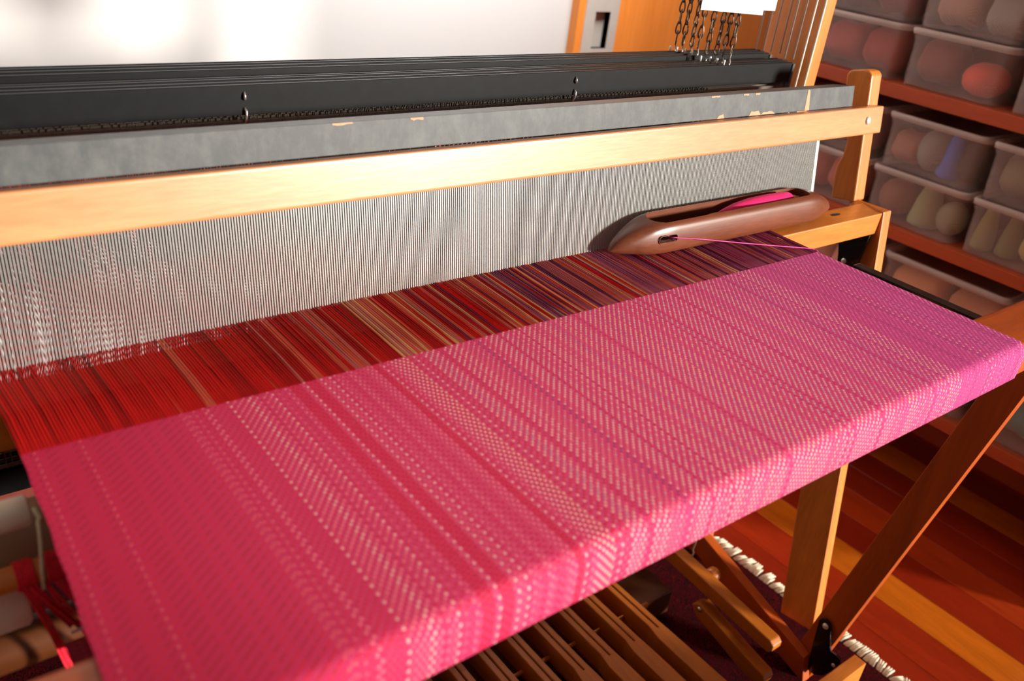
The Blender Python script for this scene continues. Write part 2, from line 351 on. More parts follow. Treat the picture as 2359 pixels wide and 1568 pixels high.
def yarn_mat(rgb): 
    key = 'yarn%d_%d_%d' % rgb
    if key not in M:
        m, nt, N, L, P = newmat('yarn'); c = s2l(rgb); tc = N.new('ShaderNodeTexCoord'); wv = N.new('ShaderNodeTexWave'); wv.inputs['Scale'].default_value = 120; wv.inputs['Distortion'].default_value = 3
        wv.bands_direction = 'DIAGONAL'; L.new(tc.outputs['Object'], wv.inputs['Vector']); r = N.new('ShaderNodeValToRGB'); L.new(wv.outputs['Fac'], r.inputs[0])
        r.color_ramp.elements[0].color = (*[min(1, v * 1.3) for v in c], 1); r.color_ramp.elements[1].color = (*[min(1, v * 1.75) for v in c], 1)
        L.new(r.outputs[0], P.inputs['Base Color']); P.inputs['Roughness'].default_value = 0.9
        M[key] = m
    return M[key]
def yarn(kind, loc, size, rgb, label, grp):
    x, y, z = loc; mb = MB()
    if kind == 'cone':
        prof = [(0.75, 0), (0.98, 0.04), (1.0, 0.12), (0.8, 0.6), (0.55, 0.93), (0.42, 1.0)]
        r, hh = size
        mb.loft([[(x + r * q * math.cos(a), y + r * q * math.sin(a), z + hh * t) for a in [2 * PI * i / 14 for i in range(14)]] for q, t in prof])
        o = obj('yarn_cone', mb, yarn_mat(rgb), None, loc=loc)
    elif kind == 'ball':
        r, hh = size; rings = []
        for i in range(1, 8):
            a = PI * i / 8; rings.append([(x + r * math.sin(a) * math.cos(b) * (1 + 0.05 * math.sin(3 * b + i)), y + r * math.sin(a) * math.sin(b), z + hh / 2 * (1 - math.cos(a))) for b in [2 * PI * j / 14 for j in range(14)]])
        mb.loft(rings); o = obj('yarn_ball', mb, yarn_mat(rgb), None, loc=loc)
    else:   # skein lying across
        r, hh = size; prof = [(-0.5, .5), (-0.45, .85), (-0.3, 1.0), (0, .92), (0.3, 1.0), (0.45, .85), (0.5, .5)]
        mb.loft([[(x + r * q * math.cos(a) + 0.004 * math.sin(5 * a), y + hh * t, z + r + r * q * math.sin(a) * 0.95) for a in [2 * PI * i / 14 for i in range(14)]] for t, q in prof])
        o = obj('yarn_skein', mb, yarn_mat(rgb), None, loc=loc)
    return tag(o, label, 'yarn', grp)
W1, D1, H1 = 0.213, 0.33, 0.111
W2, D2, H2 = 0.272, 0.34, 0.143
pb1 = make_bin(W1, D1, H1, ''); pb2 = make_bin(W2, D2, H2, '')
used = set()
BX = SX0 + 0.010
# (proto, yc, z, place words, [(kind, dx, dy, size, rgb, words)])
MAR, ROSE, BRN, CORAL, TAN, GRY, BLU, DRK, OLV, SAGE, PEACH, TEAL = (128, 40, 40), (166, 84, 78), (110, 62, 48), (190, 66, 50), (170, 128, 98), (120, 116, 112), (66, 92, 176), (34, 34, 38), (124, 112, 74), (132, 136, 104), (200, 142, 104), (30, 110, 112)
bins = [
 (1, 0.777, 0.084, 'clear bin of maroon yarn on the upper shelf, just beside the loom castle', [('skein', .07, -.045, (.045, .085), MAR, 'maroon'), ('skein', .07, .048, (.044, .085), (140, 46, 44), 'red-brown'), ('ball', .2, 0, (.05, .09), MAR, 'maroon')]),
 (1, 0.777, 0.195, 'clear bin of dark plum yarn stacked above the maroon one', [('skein', .07, -.045, (.045, .09), (92, 28, 44), 'plum'), ('skein', .07, .05, (.042, .085), (80, 34, 40), 'dark plum')]),
 (1, 0.556, 0.084, 'clear bin with brown and coral yarn, lower one in the middle of the upper shelf', [('skein', .07, .052, (.046, .08), (104, 44, 36), 'dark brown'), ('ball', .065, -.04, (.045, .065), CORAL, 'coral'), ('skein', .19, -.02, (.04, .15), BRN, 'brown')]),
 (1, 0.556, 0.195, 'clear bin of taupe and grey yarn, topmost in the middle of the upper shelf', [('skein', .07, .045, (.045, .085), (140, 108, 92), 'taupe'), ('skein', .07, -.05, (.042, .08), GRY, 'grey')]),
 (1, 0.332, 0.084, 'clear bin with sea-green yarn at the near end of the upper shelf', [('skein', .07, .05, (.046, .08), (96, 128, 104), 'sea-green'), ('skein', .07, -.045, (.045, .085), (120, 100, 84), 'brown-grey')]),
 (1, 0.332, 0.195, 'clear bin of grey yarn above the sea-green one', [('skein', .07, .045, (.045, .085), (110, 100, 96), 'warm grey'), ('skein', .07, -.05, (.042, .08), GRY, 'grey')]),
 (1, 0.772, -0.1905, 'clear bin of rose yarn seen between reed and beater upright, lower of two', [('skein', .07, -.045, (.046, .085), ROSE, 'rose'), ('skein', .07, .05, (.044, .085), (150, 74, 66), 'dusty rose')]),
 (1, 0.772, -0.0795, 'clear bin of dusky purple yarn seen between reed and beater upright, upper of two', [('skein', .07, -.045, (.045, .085), (104, 62, 70), 'dusky purple'), ('skein', .07, .05, (.044, .085), (120, 56, 56), 'wine')]),
 (1, 0.548, -0.0795, 'clear bin with blue, grey and black yarn on the middle shelf', [('skein', .06, .066, (.036, .06), (140, 92, 78), 'brown'), ('ball', .055, .012, (.036, .088), GRY, 'grey'), ('cone', .052, -.028, (.024, .086), BLU, 'blue'), ('skein', .075, -.068, (.04, .05), DRK, 'black')]),
 (1, 0.548, -0.1905, 'clear bin with sage and brown yarn, under the bin with blue yarn', [('ball', .06, .06, (.04, .08), (120, 80, 66), 'brown'), ('cone', .06, -.01, (.034, .086), SAGE, 'sage'), ('ball', .06, -.066, (.032, .07), (120, 122, 100), 'grey-green')]),
 (1, 0.328, -0.0795, 'clear bin of olive-grey yarn at the near end of the middle shelf, upper one', [('skein', .07, .045, (.046, .085), (104, 98, 78), 'olive-grey'), ('skein', .07, -.048, (.045, .085), (92, 86, 72), 'dark olive-grey')]),
 (1, 0.328, -0.1905, 'clear bin of olive cones at the near end of the middle shelf, lower one', [('cone', .05, .078, (.022, .085), (116, 116, 66), 'olive'), ('cone', .06, .032, (.022, .085), (100, 104, 60), 'dark olive'), ('skein', .065, -.04, (.044, .09), (150, 138, 84), 'pale olive')]),
 (2, 0.433, -0.387, 'wide clear bin of peach yarn under the middle shelf, close to the breast beam', [('skein', .08, .07, (.055, .11), PEACH, 'peach'), ('skein', .08, -.06, (.053, .11), (176, 124, 96), 'tan')]),
 (2, 0.713, -0.387, 'wide clear bin of pinkish yarn seen behind the beater bracket', [('skein', .08, .06, (.055, .11), (180, 130, 122), 'pinkish'), ('skein', .08, -.06, (.053, .11), (196, 140, 122), 'pale coral')]),
 (2, 0.153, -0.387, 'wide clear bin of tan yarn behind the breast beam', [('skein', .08, .06, (.055, .11), TAN, 'tan'), ('skein', .08, -.06, (.053, .11), (150, 112, 86), 'light brown')]),
 (2, 0.153, -0.530, 'wide clear bin of teal yarn on the lowest shelf behind the slanting front leg', [('skein', .075, .065, (.056, .12), TEAL, 'teal'), ('skein', .075, -.065, (.056, .12), (26, 96, 100), 'deep teal')]),
 (2, 0.433, -0.530, 'wide clear bin of green-blue yarn under the peach one', [('skein', .075, .065, (.056, .12), (40, 100, 96), 'green-blue'), ('skein', .075, -.065, (.056, .12), (50, 90, 90), 'slate green')]),
]
for t, yc, z, lab, items in bins:
    pr = pb1 if t == 1 else pb2
    o = pr if t not in used else copy_tree(pr); used.add(t)
    o.location = (BX, yc, z + H + 0.0005); o['label'] = lab[:120]
    if t == 2: o['group'] = 'wide clear bins on the shelving'
    short = lab.split(',')[0].replace('clear bin', 'bin').replace('wide ', '')
    for i, (kd, dx, dy, sz, rgb, w) in enumerate(items):
        nm = {'skein': 'skein', 'ball': 'ball', 'cone': 'cone'}[kd]
        words = '%s yarn %s inside the %s' % (w, nm, ' '.join(short.replace(', lower one','').split()[:9]))
        yarn(kd, (BX + dx, yc + dy, z + 0.0045), sz, rgb, words, 'yarn in the bins')

# ------------------------------------------------------------------ loom frame
lf = thing('loom_frame', 'golden wood floor loom frame with castle, breast beam and slanting legs', 'loom', (-0.35, 0.4, -H))
# breast beam
obj('breast_beam', MB().hexa([(-0.985, 0.0015, -0.045), (0.262, 0.0015, -0.045), (0.262, 0.066, -0.045), (-0.985, 0.080, -0.045),
                              (-0.985, 0.0015, -0.0025), (0.262, 0.0015, -0.0025), (0.262, 0.066, -0.0025), (-0.985, 0.080, -0.0025)]), M['dx'], lf, bevel=0.0105, seg=4)
def leg_poly(): # front slanting leg in (y, z)
    f = lambda z: 0.0402 - (z + 0.1461) * 0.1945
    bk = lambda z: 0.0963 - (z + 0.2008) * 0.1945
    return [(f(-0.79), -0.79), (bk(-0.79), -0.79), (bk(-0.05), -0.05), (f(-0.05), -0.05)]
for x0 in (0.200, -1.012):
    obj('front_leg', MB().prism(leg_poly(), x0, x0 + 0.02, lambda a, b, t: (t, a, b)), M['dz'], lf, bevel=0.0015)
# second side board rising to the back
for x0 in (0.180, -0.975):
    obj('side_rail', MB().prism([(0.175, -0.735), (0.162, -0.783), (1.0, -0.53), (1.0, -0.475)], x0, x0 + 0.0195, lambda a, b, t: (t, a, b)), M['dy'], lf, bevel=0.0015)
# rear legs and back beam
for x0 in (0.27, -1.05):
    obj('castle_post', MB().box(x0, x0 + 0.026, 0.521, 0.612, -0.62, 0.70), M['wz'], lf, bevel=0.002)
    obj('castle_foot', MB().prism([(0.46, -0.7915), (0.70, -0.7915), (0.63, -0.60), (0.50, -0.60)], x0 + 0.003, x0 + 0.023, lambda a, b, t: (t, a, b)), M['dz'], lf, bevel=0.002)
    obj('back_leg', MB().prism([(0.85, -0.7915), (0.90, -0.7915), (1.06, -0.03), (1.01, -0.03)], x0 - 0.022, x0 - 0.002, lambda a, b, t: (t, a, b)), M['dz'], lf, bevel=0.002)
obj('castle_crossbar', MB().box(-1.024, 0.27, 0.53, 0.60, 0.64, 0.69), M['wx'], lf, bevel=0.003)
obj('back_beam', MB().box(-1.03, 0.28, 1.01, 1.06, -0.05, -0.008), M['dx'], lf, bevel=0.006)
# front bottom cross bar
obj('front_crossbar', MB().box(-1.02, 0.2165, 0.0925, 0.115, -0.745, -0.69), M['wx'], lf, bevel=0.0015)
# treadle cross board
obj('treadle_base', MB().box(-0.955, 0.106, 0.408, 0.64, -0.791, -0.7395), M['tb'], lf, bevel=0.002)
obj('treadle_rail', MB().box(-0.955, 0.104, 0.500, 0.520, -0.697, -0.64), M['tb'], lf, bevel=0.0015)
# black strut beside the cloth
obj('strut', MB().box(0.034, 0.050, 0.060, 0.232, -0.016, -0.010), M['blackmetal'], lf, bevel=0.0008)
# black bracket at the leg foot
brp = [(0.1790, -0.6560), (0.1745, -0.6490), (0.1690, -0.6475), (0.1610, -0.6500), (0.1560, -0.6570), (0.1520, -0.6720), (0.1470, -0.6900), (0.1430, -0.6980), (0.1330, -0.6970), (0.1230, -0.6985), (0.1215, -0.7060),
       (0.1300, -0.7300), (0.1400, -0.7520), (0.1560, -0.7640), (0.1680, -0.7640), (0.1720, -0.7400), (0.1760, -0.7000)]
br = obj('bracket', MB().prism(brp, 0.1935, 0.1975, lambda a, b, t: (t, a, b)), M['blackmetal'], lf, bevel=0.0012, label='black metal bracket at the foot of the slanting leg')
def bolt(x, y, z, r, nx, parent, mat='bright', n=12):
    # domed bolt head, axis along nx ('x-' = facing -x, 'b' beater front)
    mb = MB()
    prof = [(1.0, 0.0), (1.0, 0.25), (0.86, 0.62), (0.5, 0.9), (0.15, 1.0)]
    rings = []
    for q, t in prof:
        ring = []
        for i in range(n):
            a = 2 * PI * i / n; u, v = r * q * math.cos(a), r * q * math.sin(a); w = r * 0.55 * t
            ring.append((x - w, y + u, z + v) if nx == 'x' else bt(x + u, y + w, z + v))
        rings.append(ring)
    mb.loft(rings)
    return obj('bolt', mb, M[mat], parent)
bolt(0.1935, 0.1655, -0.6600, 0.0055, 'x', br)
bolt(0.1795, 0.1260, -0.7050, 0.0035, 'x', br, 'steel')

# ------------------------------------------------------------------ cloth roller group under the left selvedge
def rod(name, x0, x1, y, z, r, mat, label, cat, n=20, bev=True):
    prof = [(x0, r * 0.86), (x0 + r * 0.12, r), (x1 - r * 0.12, r), (x1, r * 0.86)]
    mb = MB(); mb.loft([[(xx, y + rr * math.cos(2 * PI * i / n), z + rr * math.sin(2 * PI * i / n)) for i in range(n)] for xx, rr in prof])
    return mb
o = obj('upper_roller', rod('', -1.03, -0.9005, 0.235, -0.0225, 0.0105, None, '', ''), M['canvas'], None, loc=(-0.95, 0.235, -0.0225), bevel=0)
tag(o, 'white canvas-wrapped thin roller beside the left selvedge, highest of the rollers', 'roller')
o = obj('knee_roller', rod('', -1.03, -0.03, 0.262, -0.060, 0.0215, None, '', ''), M['grey_roll'], None, loc=(-0.95, 0.262, -0.06))
tag(o, 'dull grey-brown round roller just below the thin white roller', 'roller')
tr = thing('tie_rod', 'pale wooden rod with red warp bundles tied round it at the left edge', 'rod', (-0.95, 0.212, -0.054))
obj('dowel', rod('', -1.03, -0.30, 0.212, -0.054, 0.0082, None, '', ''), M['wx'], tr)
for xa, xb in ((-0.9175, -0.9065), (-0.900, -0.888)):
    w = MB(); nn = 7
    for i in range(nn):
        xx = xa + (xb - xa) * (i + 0.5) / nn
        w.tube([(xx, 0.212 + 0.0092 * math.cos(a), -0.054 + 0.0092 * math.sin(a)) for a in [2 * PI * j / 16 for j in range(16)]], 0.0010, 5, closed=True)
    obj('yarn_wrap', w, M['redyarn'], tr)
def bundle(pts, spread, n=9, seed=1, r=0.00055):
    rn = random.Random(seed); mb = MB(); 
    for i in range(n):
        a = rn.uniform(0, 2 * PI); q = rn.uniform(0.2, 1) ** 0.5
        path = [(p[0] + s * q * math.cos(a + j * .5), p[1] + s * q * math.sin(a + j * .5) * .5, p[2] + rn.uniform(-.001, .001)) for j, (p, s) in enumerate(zip(pts, spread))]
        mb.tube(path, r, 5)
    return mb
obj('yarn_tail', bundle([(-0.913, 0.203, -0.057), (-0.9085, 0.200, -0.074), (-0.9035, 0.197, -0.095), (-0.898, 0.192, -0.124), (-0.8945, 0.188, -0.150)], (.004, .0022, .0022, .003, .0055), 14, 2), M['redyarn'], tr)
obj('yarn_tail', bundle([(-0.910, 0.203, -0.057), (-0.902, 0.200, -0.075), (-0.890, 0.197, -0.098)], (.0025, .003, .0045), 14, 3), M['redyarn'], tr)
obj('yarn_tail', bundle([(-0.902, 0.203, -0.059), (-0.895, 0.200, -0.078), (-0.886, 0.197, -0.098)], (.001, .002, .003), 8, 4), M['redyarn'], tr)
obj('yarn_tail', bundle([(-0.893, 0.203, -0.059), (-0.886, 0.200, -0.078), (-0.876, 0.197, -0.098)], (.004, .0035, .004), 14, 5), M['redyarn'], tr)
obj('yarn_tail', bundle([(-0.886, 0.197, -0.100), (-0.8800, 0.194, -0.118), (-0.872, 0.190, -0.140)], (.003, .0035, .006), 14, 6), M['redyarn'], tr)
kn = MB(); kn.tube([(-0.8935, 0.194, -0.0990), (-0.888, 0.193, -0.0975), (-0.882, 0.193, -0.0965), (-0.876, 0.194, -0.0952)], 0.0012, 6)
obj('knot_cord', kn, plain('pink_grey_cord', (206, 168, 172), 0.8, var=0.2, scale=500), tr)
cr = MB(); cr.tube([(-0.8985, 0.214, -0.016), (-0.9002, 0.208, -0.030), (-0.9025, 0.204, -0.048), (-0.9035, 0.2015, -0.0615)], 0.0014, 8)
cr.tube([(-0.8985, 0.222, -0.012), (-0.8965, 0.218, -0.018), (-0.8985, 0.214, -0.020)], 0.0022, 8)
o = obj('lacing_cord', cr, M['cord'], None, loc=(-0.9, 0.21, -0.03)); tag(o, 'off-white lacing cord running down from the white roller to the tie rod', 'cord')
o = obj('lower_roller', rod('', -1.03, -0.911, 0.232, -0.089, 0.0195, None, '', ''), M['canvas'], None, loc=(-0.95, 0.232, -0.089))
tag(o, 'thick white canvas roller below the red yarn ties, at the left', 'roller')
o = obj('cloth_beam', rod('', -1.03, -0.55, 0.236, -0.133, 0.0165, None, '', ''), M['tb'], None, loc=(-0.4, 0.225, -0.136))
tag(o, 'brown wooden cloth beam, lowest of the round rollers at the left', 'cloth beam')

# ------------------------------------------------------------------ beater
bt_t = thing('beater', 'swinging beater with golden wood handrail, fine steel reed and grey painted cap', 'beater', (0.25, 0.36, -0.75))
obj('handrail', MB().box(-1.02, 0.2655, 0.002, 0.020, 0.0985, 0.1368, bt), M['rail'], bt_t, bevel=0.003, seg=3)
cap = obj('top_cap', MB().box(-1.0, 0.213, -0.032, 0.001, 0.1372, 0.1655, bt), M['grey'], bt_t, bevel=0.0006, label='worn grey painted cap rail with chipped edges')
# chips of bare wood on the cap
def chip(pts, name='paint_chip'):
    obj(name, MB().prism(pts, 0.00095, 0.00135, lambda a, b, t: bt(a, t, b)), M['bare'], cap)
def bpx(px, py, off):   # pixel on the photograph -> (x, h) in the beater frame at a given offset
    d = Vector(((px - 1179.5) / 2038.09, -(py - 784) / 2038.09, 1.0)); D = Vector([sum(Rm[k][i] * d[k] for k in range(3)) for i in range(3)])
    C = Vector((-0.9648, -0.2859, 0.3754)); n = Vector((0, CA, -SA)); P0 = Vector((0, 0.3765 - off * CA, off * SA))
    t = n.dot(P0 - C) / n.dot(D); P = C + D * t
    return P.x, (P.y - 0.3765 + off * CA) * SA + (P.z - off * SA) * CA
def chip_px(pts): chip([bpx(a, b, 0.001) for a, b in pts])
chip([(0.0985, 0.1375), (0.1085, 0.1375), (0.1075, 0.1540), (0.1070, 0.1625), (0.1045, 0.1648), (0.1020, 0.1640), (0.1010, 0.1560)])
for xa, w_, top in ((-0.095, .016, 0), (-0.0335, .010, 0), (-0.010, .009, 0), (-0.082, .014, 1), (-0.020, .024, 1), (0.004, .030, 1), (-0.60, .02, 2), (-0.52, .014, 2)):
    h0 = 0.1375; rn = random.Random(int(xa * 1000))
    if top == 1:
        pts = [(xa, h0)] + [(xa + w_ * i / 5, h0 + 0.0035 + rn.uniform(-.001, .0022)) for i in range(1, 5)] + [(xa + w_, h0)]
    else:
        pts = [(xa, 0.1648)] + [(xa + w_ * i / 4, 0.1628 + rn.uniform(-.0008, .0008)) for i in range(0, 5)] + [(xa + w_, 0.1648)]
    chip(pts[::-1] if top != 1 else pts)
# race beam under the warp
obj('race_beam', MB().box(-1.02, 0.2665, 0.3225, 0.3640, -0.0335, -0.0020), M['wx'], bt_t, bevel=0.0015)
sl = MB().prism([(0.163 + 0.011 * math.cos(a), 0.347 + 0.0035 * math.sin(a)) for a in [2 * PI * i / 16 for i in range(16)]], -0.0021, -0.0017, lambda a, b, t: (a, b, t))
obj('slot', sl, plain('dark_slot', (24, 12, 8), 0.9), bt_t)
# lower swords
for s in (0, 1):
    fx = (lambda x: x) if s == 0 else (lambda x: -0.755 - x)
    lsw = MB()
    v = [(0.2455, 0.0548, -0.0095), (0.2668, 0.0548, -0.0095), (0.2668, -0.002, -0.001), (0.2455, -0.002, -0.0065)]
    w = [(0.2225, 0.0548, -0.735), (0.2445, 0.0548, -0.735), (0.2445, -0.010, -0.735), (0.2225, -0.010, -0.735)]
    m2 = [(0.240, 0.0548, -0.32), (0.2612, 0.0548, -0.32), (0.2612, -0.010, -0.32), (0.240, -0.010, -0.32)]
    lsw.loft([[bt(fx(x), o_, h_) for x, o_, h_ in r] for r in (w, m2, v)], smooth=False)
    obj('lower_upright', lsw, M['wz'], bt_t, bevel=0.002)
    # upper sword with waisted back edge
    po = [(0.000, -0.004), (0.000, 0.178), (-0.004, 0.1835), (-0.012, 0.1855), (-0.034, 0.184), (-0.040, 0.178), (-0.039, 0.150), (-0.034, 0.112), (-0.027, 0.095), (-0.026, 0.080), (-0.029, 0.062), (-0.036, 0.048), (-0.039, 0.030), (-0.039, -0.004)]
    x0, x1 = (0.2545, 0.2822) if s == 0 else (-1.0372, -1.0095)
    obj('upper_upright', MB().prism(po, x0, x1, lambda a, b, t: bt(t, a, b)), M['wz'], bt_t, bevel=0.003, seg=3)
bolt(0.2265, 0.020, 0.1185, 0.0058, 'b', bt_t)
# black bracket under race beam
bk = obj('bracket', MB().prism([(0.3255, -0.036), (0.3790, -0.036), (0.3660, -0.080), (0.3600, -0.110), (0.345, -0.125), (0.334, -0.118), (0.330, -0.090)], 0.2365, 0.2395, lambda a, b, t: (t, a, b)), M['blackmetal'], bt_t, bevel=0.001, label='black metal bracket under the race beam')
bolt(0.2365, 0.3583, -0.0525, 0.0036, 'x', bk, 'bright'); bolt(0.2365, 0.3530, -0.0880, 0.0042, 'x', bk, 'bright')
# reed
rd = MB(); X0, X1 = -0.985, 0.1385; PIT = 0.0024; nd = int((X1 - X0) / PIT)
for i in range(nd):
    x = X0 + i * PIT + random.uniform(-0.00006, 0.00006)
    rd.box(x, x + 0.00062, -0.0019, 0.0, -0.012, 0.108, bt)
dn = obj('reed_dents', rd, M['dent'], bt_t, kind='stuff', label='hundreds of fine upright steel reed wires')
obj('reed_end', MB().box(0.1385, 0.1445, -0.0035, 0.0005, -0.012, 0.110, bt), M['bright'], bt_t, bevel=0.0004, label='flat bright end strip of the reed')
obj('reed_baulk', MB().box(X0, 0.1445, -0.004, 0.0012, 0.102, 0.112, bt), M['dent'], bt_t)
obj('reed_baulk', MB().box(X0, 0.1445, -0.004, 0.0008, -0.022, -0.012, bt), M['dent'], bt_t)

# ------------------------------------------------------------------ harnesses
NT = 750; XL, XR = -0.9, 0.0; DX = (XR - XL) / NT
HY = [0.5215, 0.5303, 0.5391, 0.5479, 0.5660, 0.5748, 0.5836, 0.5924]
rise = [0, 0, 0, 0, 0.0, 0.0, 0.0, 0.0]
def make_harness():
    t = thing('harness', '', 'loom harness', (-0.4, HY[0], -0.2), 'black harness frames in the loom castle')
    y = HY[0]
    obj('top_bar', MB().box(-1.0, 0.222, y - 0.0016, y + 0.0016, 0.1405, 0.1693), M['black'], t, bevel=0.0005, seg=1)
    obj('bottom_bar', MB().box(-1.0, 0.222, y - 0.0016, y + 0.0016, -0.215, -0.190), M['black'], t, bevel=0.0005, seg=1)
    for x in (0.2225, -1.0055):
        obj('end_bar', MB().box(x, x + 0.005, y - 0.0035, y + 0.0035, -0.22, 0.1675), M['grey'], t, bevel=0.0005, seg=1)
    hd = MB(); rn = random.Random(5)
    for z in (0.134, -0.183): hd.box(-0.99, 0.215, y - 0.0007, y + 0.0007, z - 0.002, z + 0.002)
    x = -0.975
    while x < 0.04:
        j = rn.uniform(-0.0012, 0.0012)
        hd.box(x + j, x + j + 0.0006, y - 0.001, y + 0.001, -0.186, -0.006); hd.box(x - j, x - j + 0.0006, y - 0.001, y + 0.001, 0.006, 0.1385)
        hd.box(x - 0.0008, x + 0.0014, y - 0.0006, y + 0.0006, -0.006, 0.006)
        x += 0.0065 if rn.random() > .08 else 0.016
    obj('heddles', hd, M['heddle'], t, kind='stuff')
    return t
h0 = make_harness()
ords = ['front-most', 'second', 'third', 'fourth', 'fifth', 'sixth', 'seventh', 'rear-most']
hs = [h0] + [copy_tree(h0) for _ in range(7)]
dzs = [0, 0.0004, 0.001, 0.0005, 0.0040, 0.0048, 0.0052, 0.0048]
for i, h in enumerate(hs):
    h.location.y = HY[i]; h.location.z = -0.2 + H + dzs[i]
    h['label'] = 'black metal harness frame hung with wire heddles, ' + (ords[i] + ' of eight' if i in (0, 7) else ords[i] + ' from the front')
# keyhole hooks on the front bar
for xh in (-0.631, -0.2125):
    hk = MB(); y = HY[0] - 0.0035
    hk.tube([(xh, y + .002, 0.1625), (xh, y - .0005, 0.1600), (xh, y - .001, 0.1570), (xh, y + .002, 0.1555)], 0.0012, 6)
    hk.tube([(xh, y + .002, 0.1475), (xh + .001, y - .001, 0.1450), (xh + .001, y - .0012, 0.1390), (xh + .001, y + .001, 0.1335), (xh, y + 0.003, 0.1330)], 0.0013, 6)
    obj('heddle_bar_hook', hk, M['steel'], h0)

# guide rods at the right ends
for i in range(8):
    x = (0.2695, 0.2600, 0.2490, 0.2400, 0.2500, 0.2385, 0.2300, 0.2235)[i]; yy = HY[i]
    mb = MB(); zb = 0.168 + dzs[i] if i > 1 else -0.5
    mb.tube([(x, yy, zb if i > 1 else -0.5), (x, yy, 0.642)], 0.0011, 8)
    o = obj('guide_rod', mb, M['plate'], None, loc=(x, yy, 0.36))
    tag(o, 'thin upright steel rod beside the castle post, %s' % ('nearest the weaver' if i == 0 else ords[i] + ' from the front' if i < 7 else 'farthest back of eight'), 'rod', 'steel rods at the castle post')

# chains
def link_mb(x, y, z, turn, ln=0.0190, w=0.0043):
    pts = []
    for i in range(14):
        a = 2 * PI * i / 14; u = w * math.sin(a) * (0.75 + 0.35 * math.cos(a)); v = ln / 2 * math.cos(a)
        pts.append((x + u * math.cos(turn), y + u * math.sin(turn), z - v))
    return MB().tube(pts, 0.00115, 5, closed=True)
CX = [0.0729, 0.0680, 0.0633, 0.0535, 0.0545, 0.0500, 0.0415, 0.0363]
for i in range(8):
    x, y = CX[i] + 0.001, HY[i]; zb = 0.1695 + dzs[i]
    t = thing('chain', 'steel jack chain hooked to the %s harness bar' % ords[i], 'chain', (x, y, zb), 'chains holding up the harnesses')
    hk = MB(); hk.tube([(x - .0015, y, zb - .004), (x + .002, y, zb - .002), (x + .003, y, zb + .003), (x + .0005, y, zb + .008), (x - .001, y, zb + .012)], 0.0010, 6)
    obj('hook', hk, M['steel'], t)
    rn = random.Random(i); z = zb + 0.018; n = 0; base = (i % 3) * 0.6 + 0.2
    while z < 0.632:
        obj('link', link_mb(x, y, z, base + (PI / 2 if n % 2 else 0) + rn.uniform(-.3, .3)), M['dullsteel'], t)
        z += 0.0142; n += 1
    pn = MB(); xp = x - 0.0095
    pn.loft([[(xp + r * math.cos(a), y + r * math.sin(a), zz) for a in [2 * PI * k / 8 for k in range(8)]] for zz, r in ((zb - .001, .0009), (zb + .0002, .0012), (zb + .0058, .0012), (zb + .0068, .0007))])
    o = obj('stop_pin', pn, M['bright'], None, loc=(xp, y, zb)); tag(o, 'short white pin standing on the %s harness bar beside its chain' % ords[i], 'pin', 'white pins on the harness bars')

# paper sheets
o = obj('paper_sheet', MB().hexa([(-0.0335, 0.4995, 0.2455), (0.0950, 0.4995, 0.2395), (0.0950, 0.5, 0.2395), (-0.0335, 0.5, 0.2455), (-0.033, 0.4995, 0.355), (0.0955, 0.4995, 0.352), (0.0955, 0.5, 0.352), (-0.033, 0.5, 0.355)]), M['paper'], None, loc=(0.03, 0.5, 0.30))
tag(o, 'white sheet of paper hanging in front of the chains, nearer sheet', 'paper')
o = obj('paper_sheet', MB().hexa([(0.02, 0.5015, 0.2470), (0.1232, 0.5015, 0.2450), (0.1232, 0.502, 0.2450), (0.02, 0.502, 0.2470), (0.02, 0.5015, 0.358), (0.1235, 0.5015, 0.356), (0.1235, 0.502, 0.356), (0.02, 0.502, 0.358)]), M['paper'], None, loc=(0.08, 0.502, 0.30))
tag(o, 'white sheet of paper showing behind the edge of the nearer sheet', 'paper')

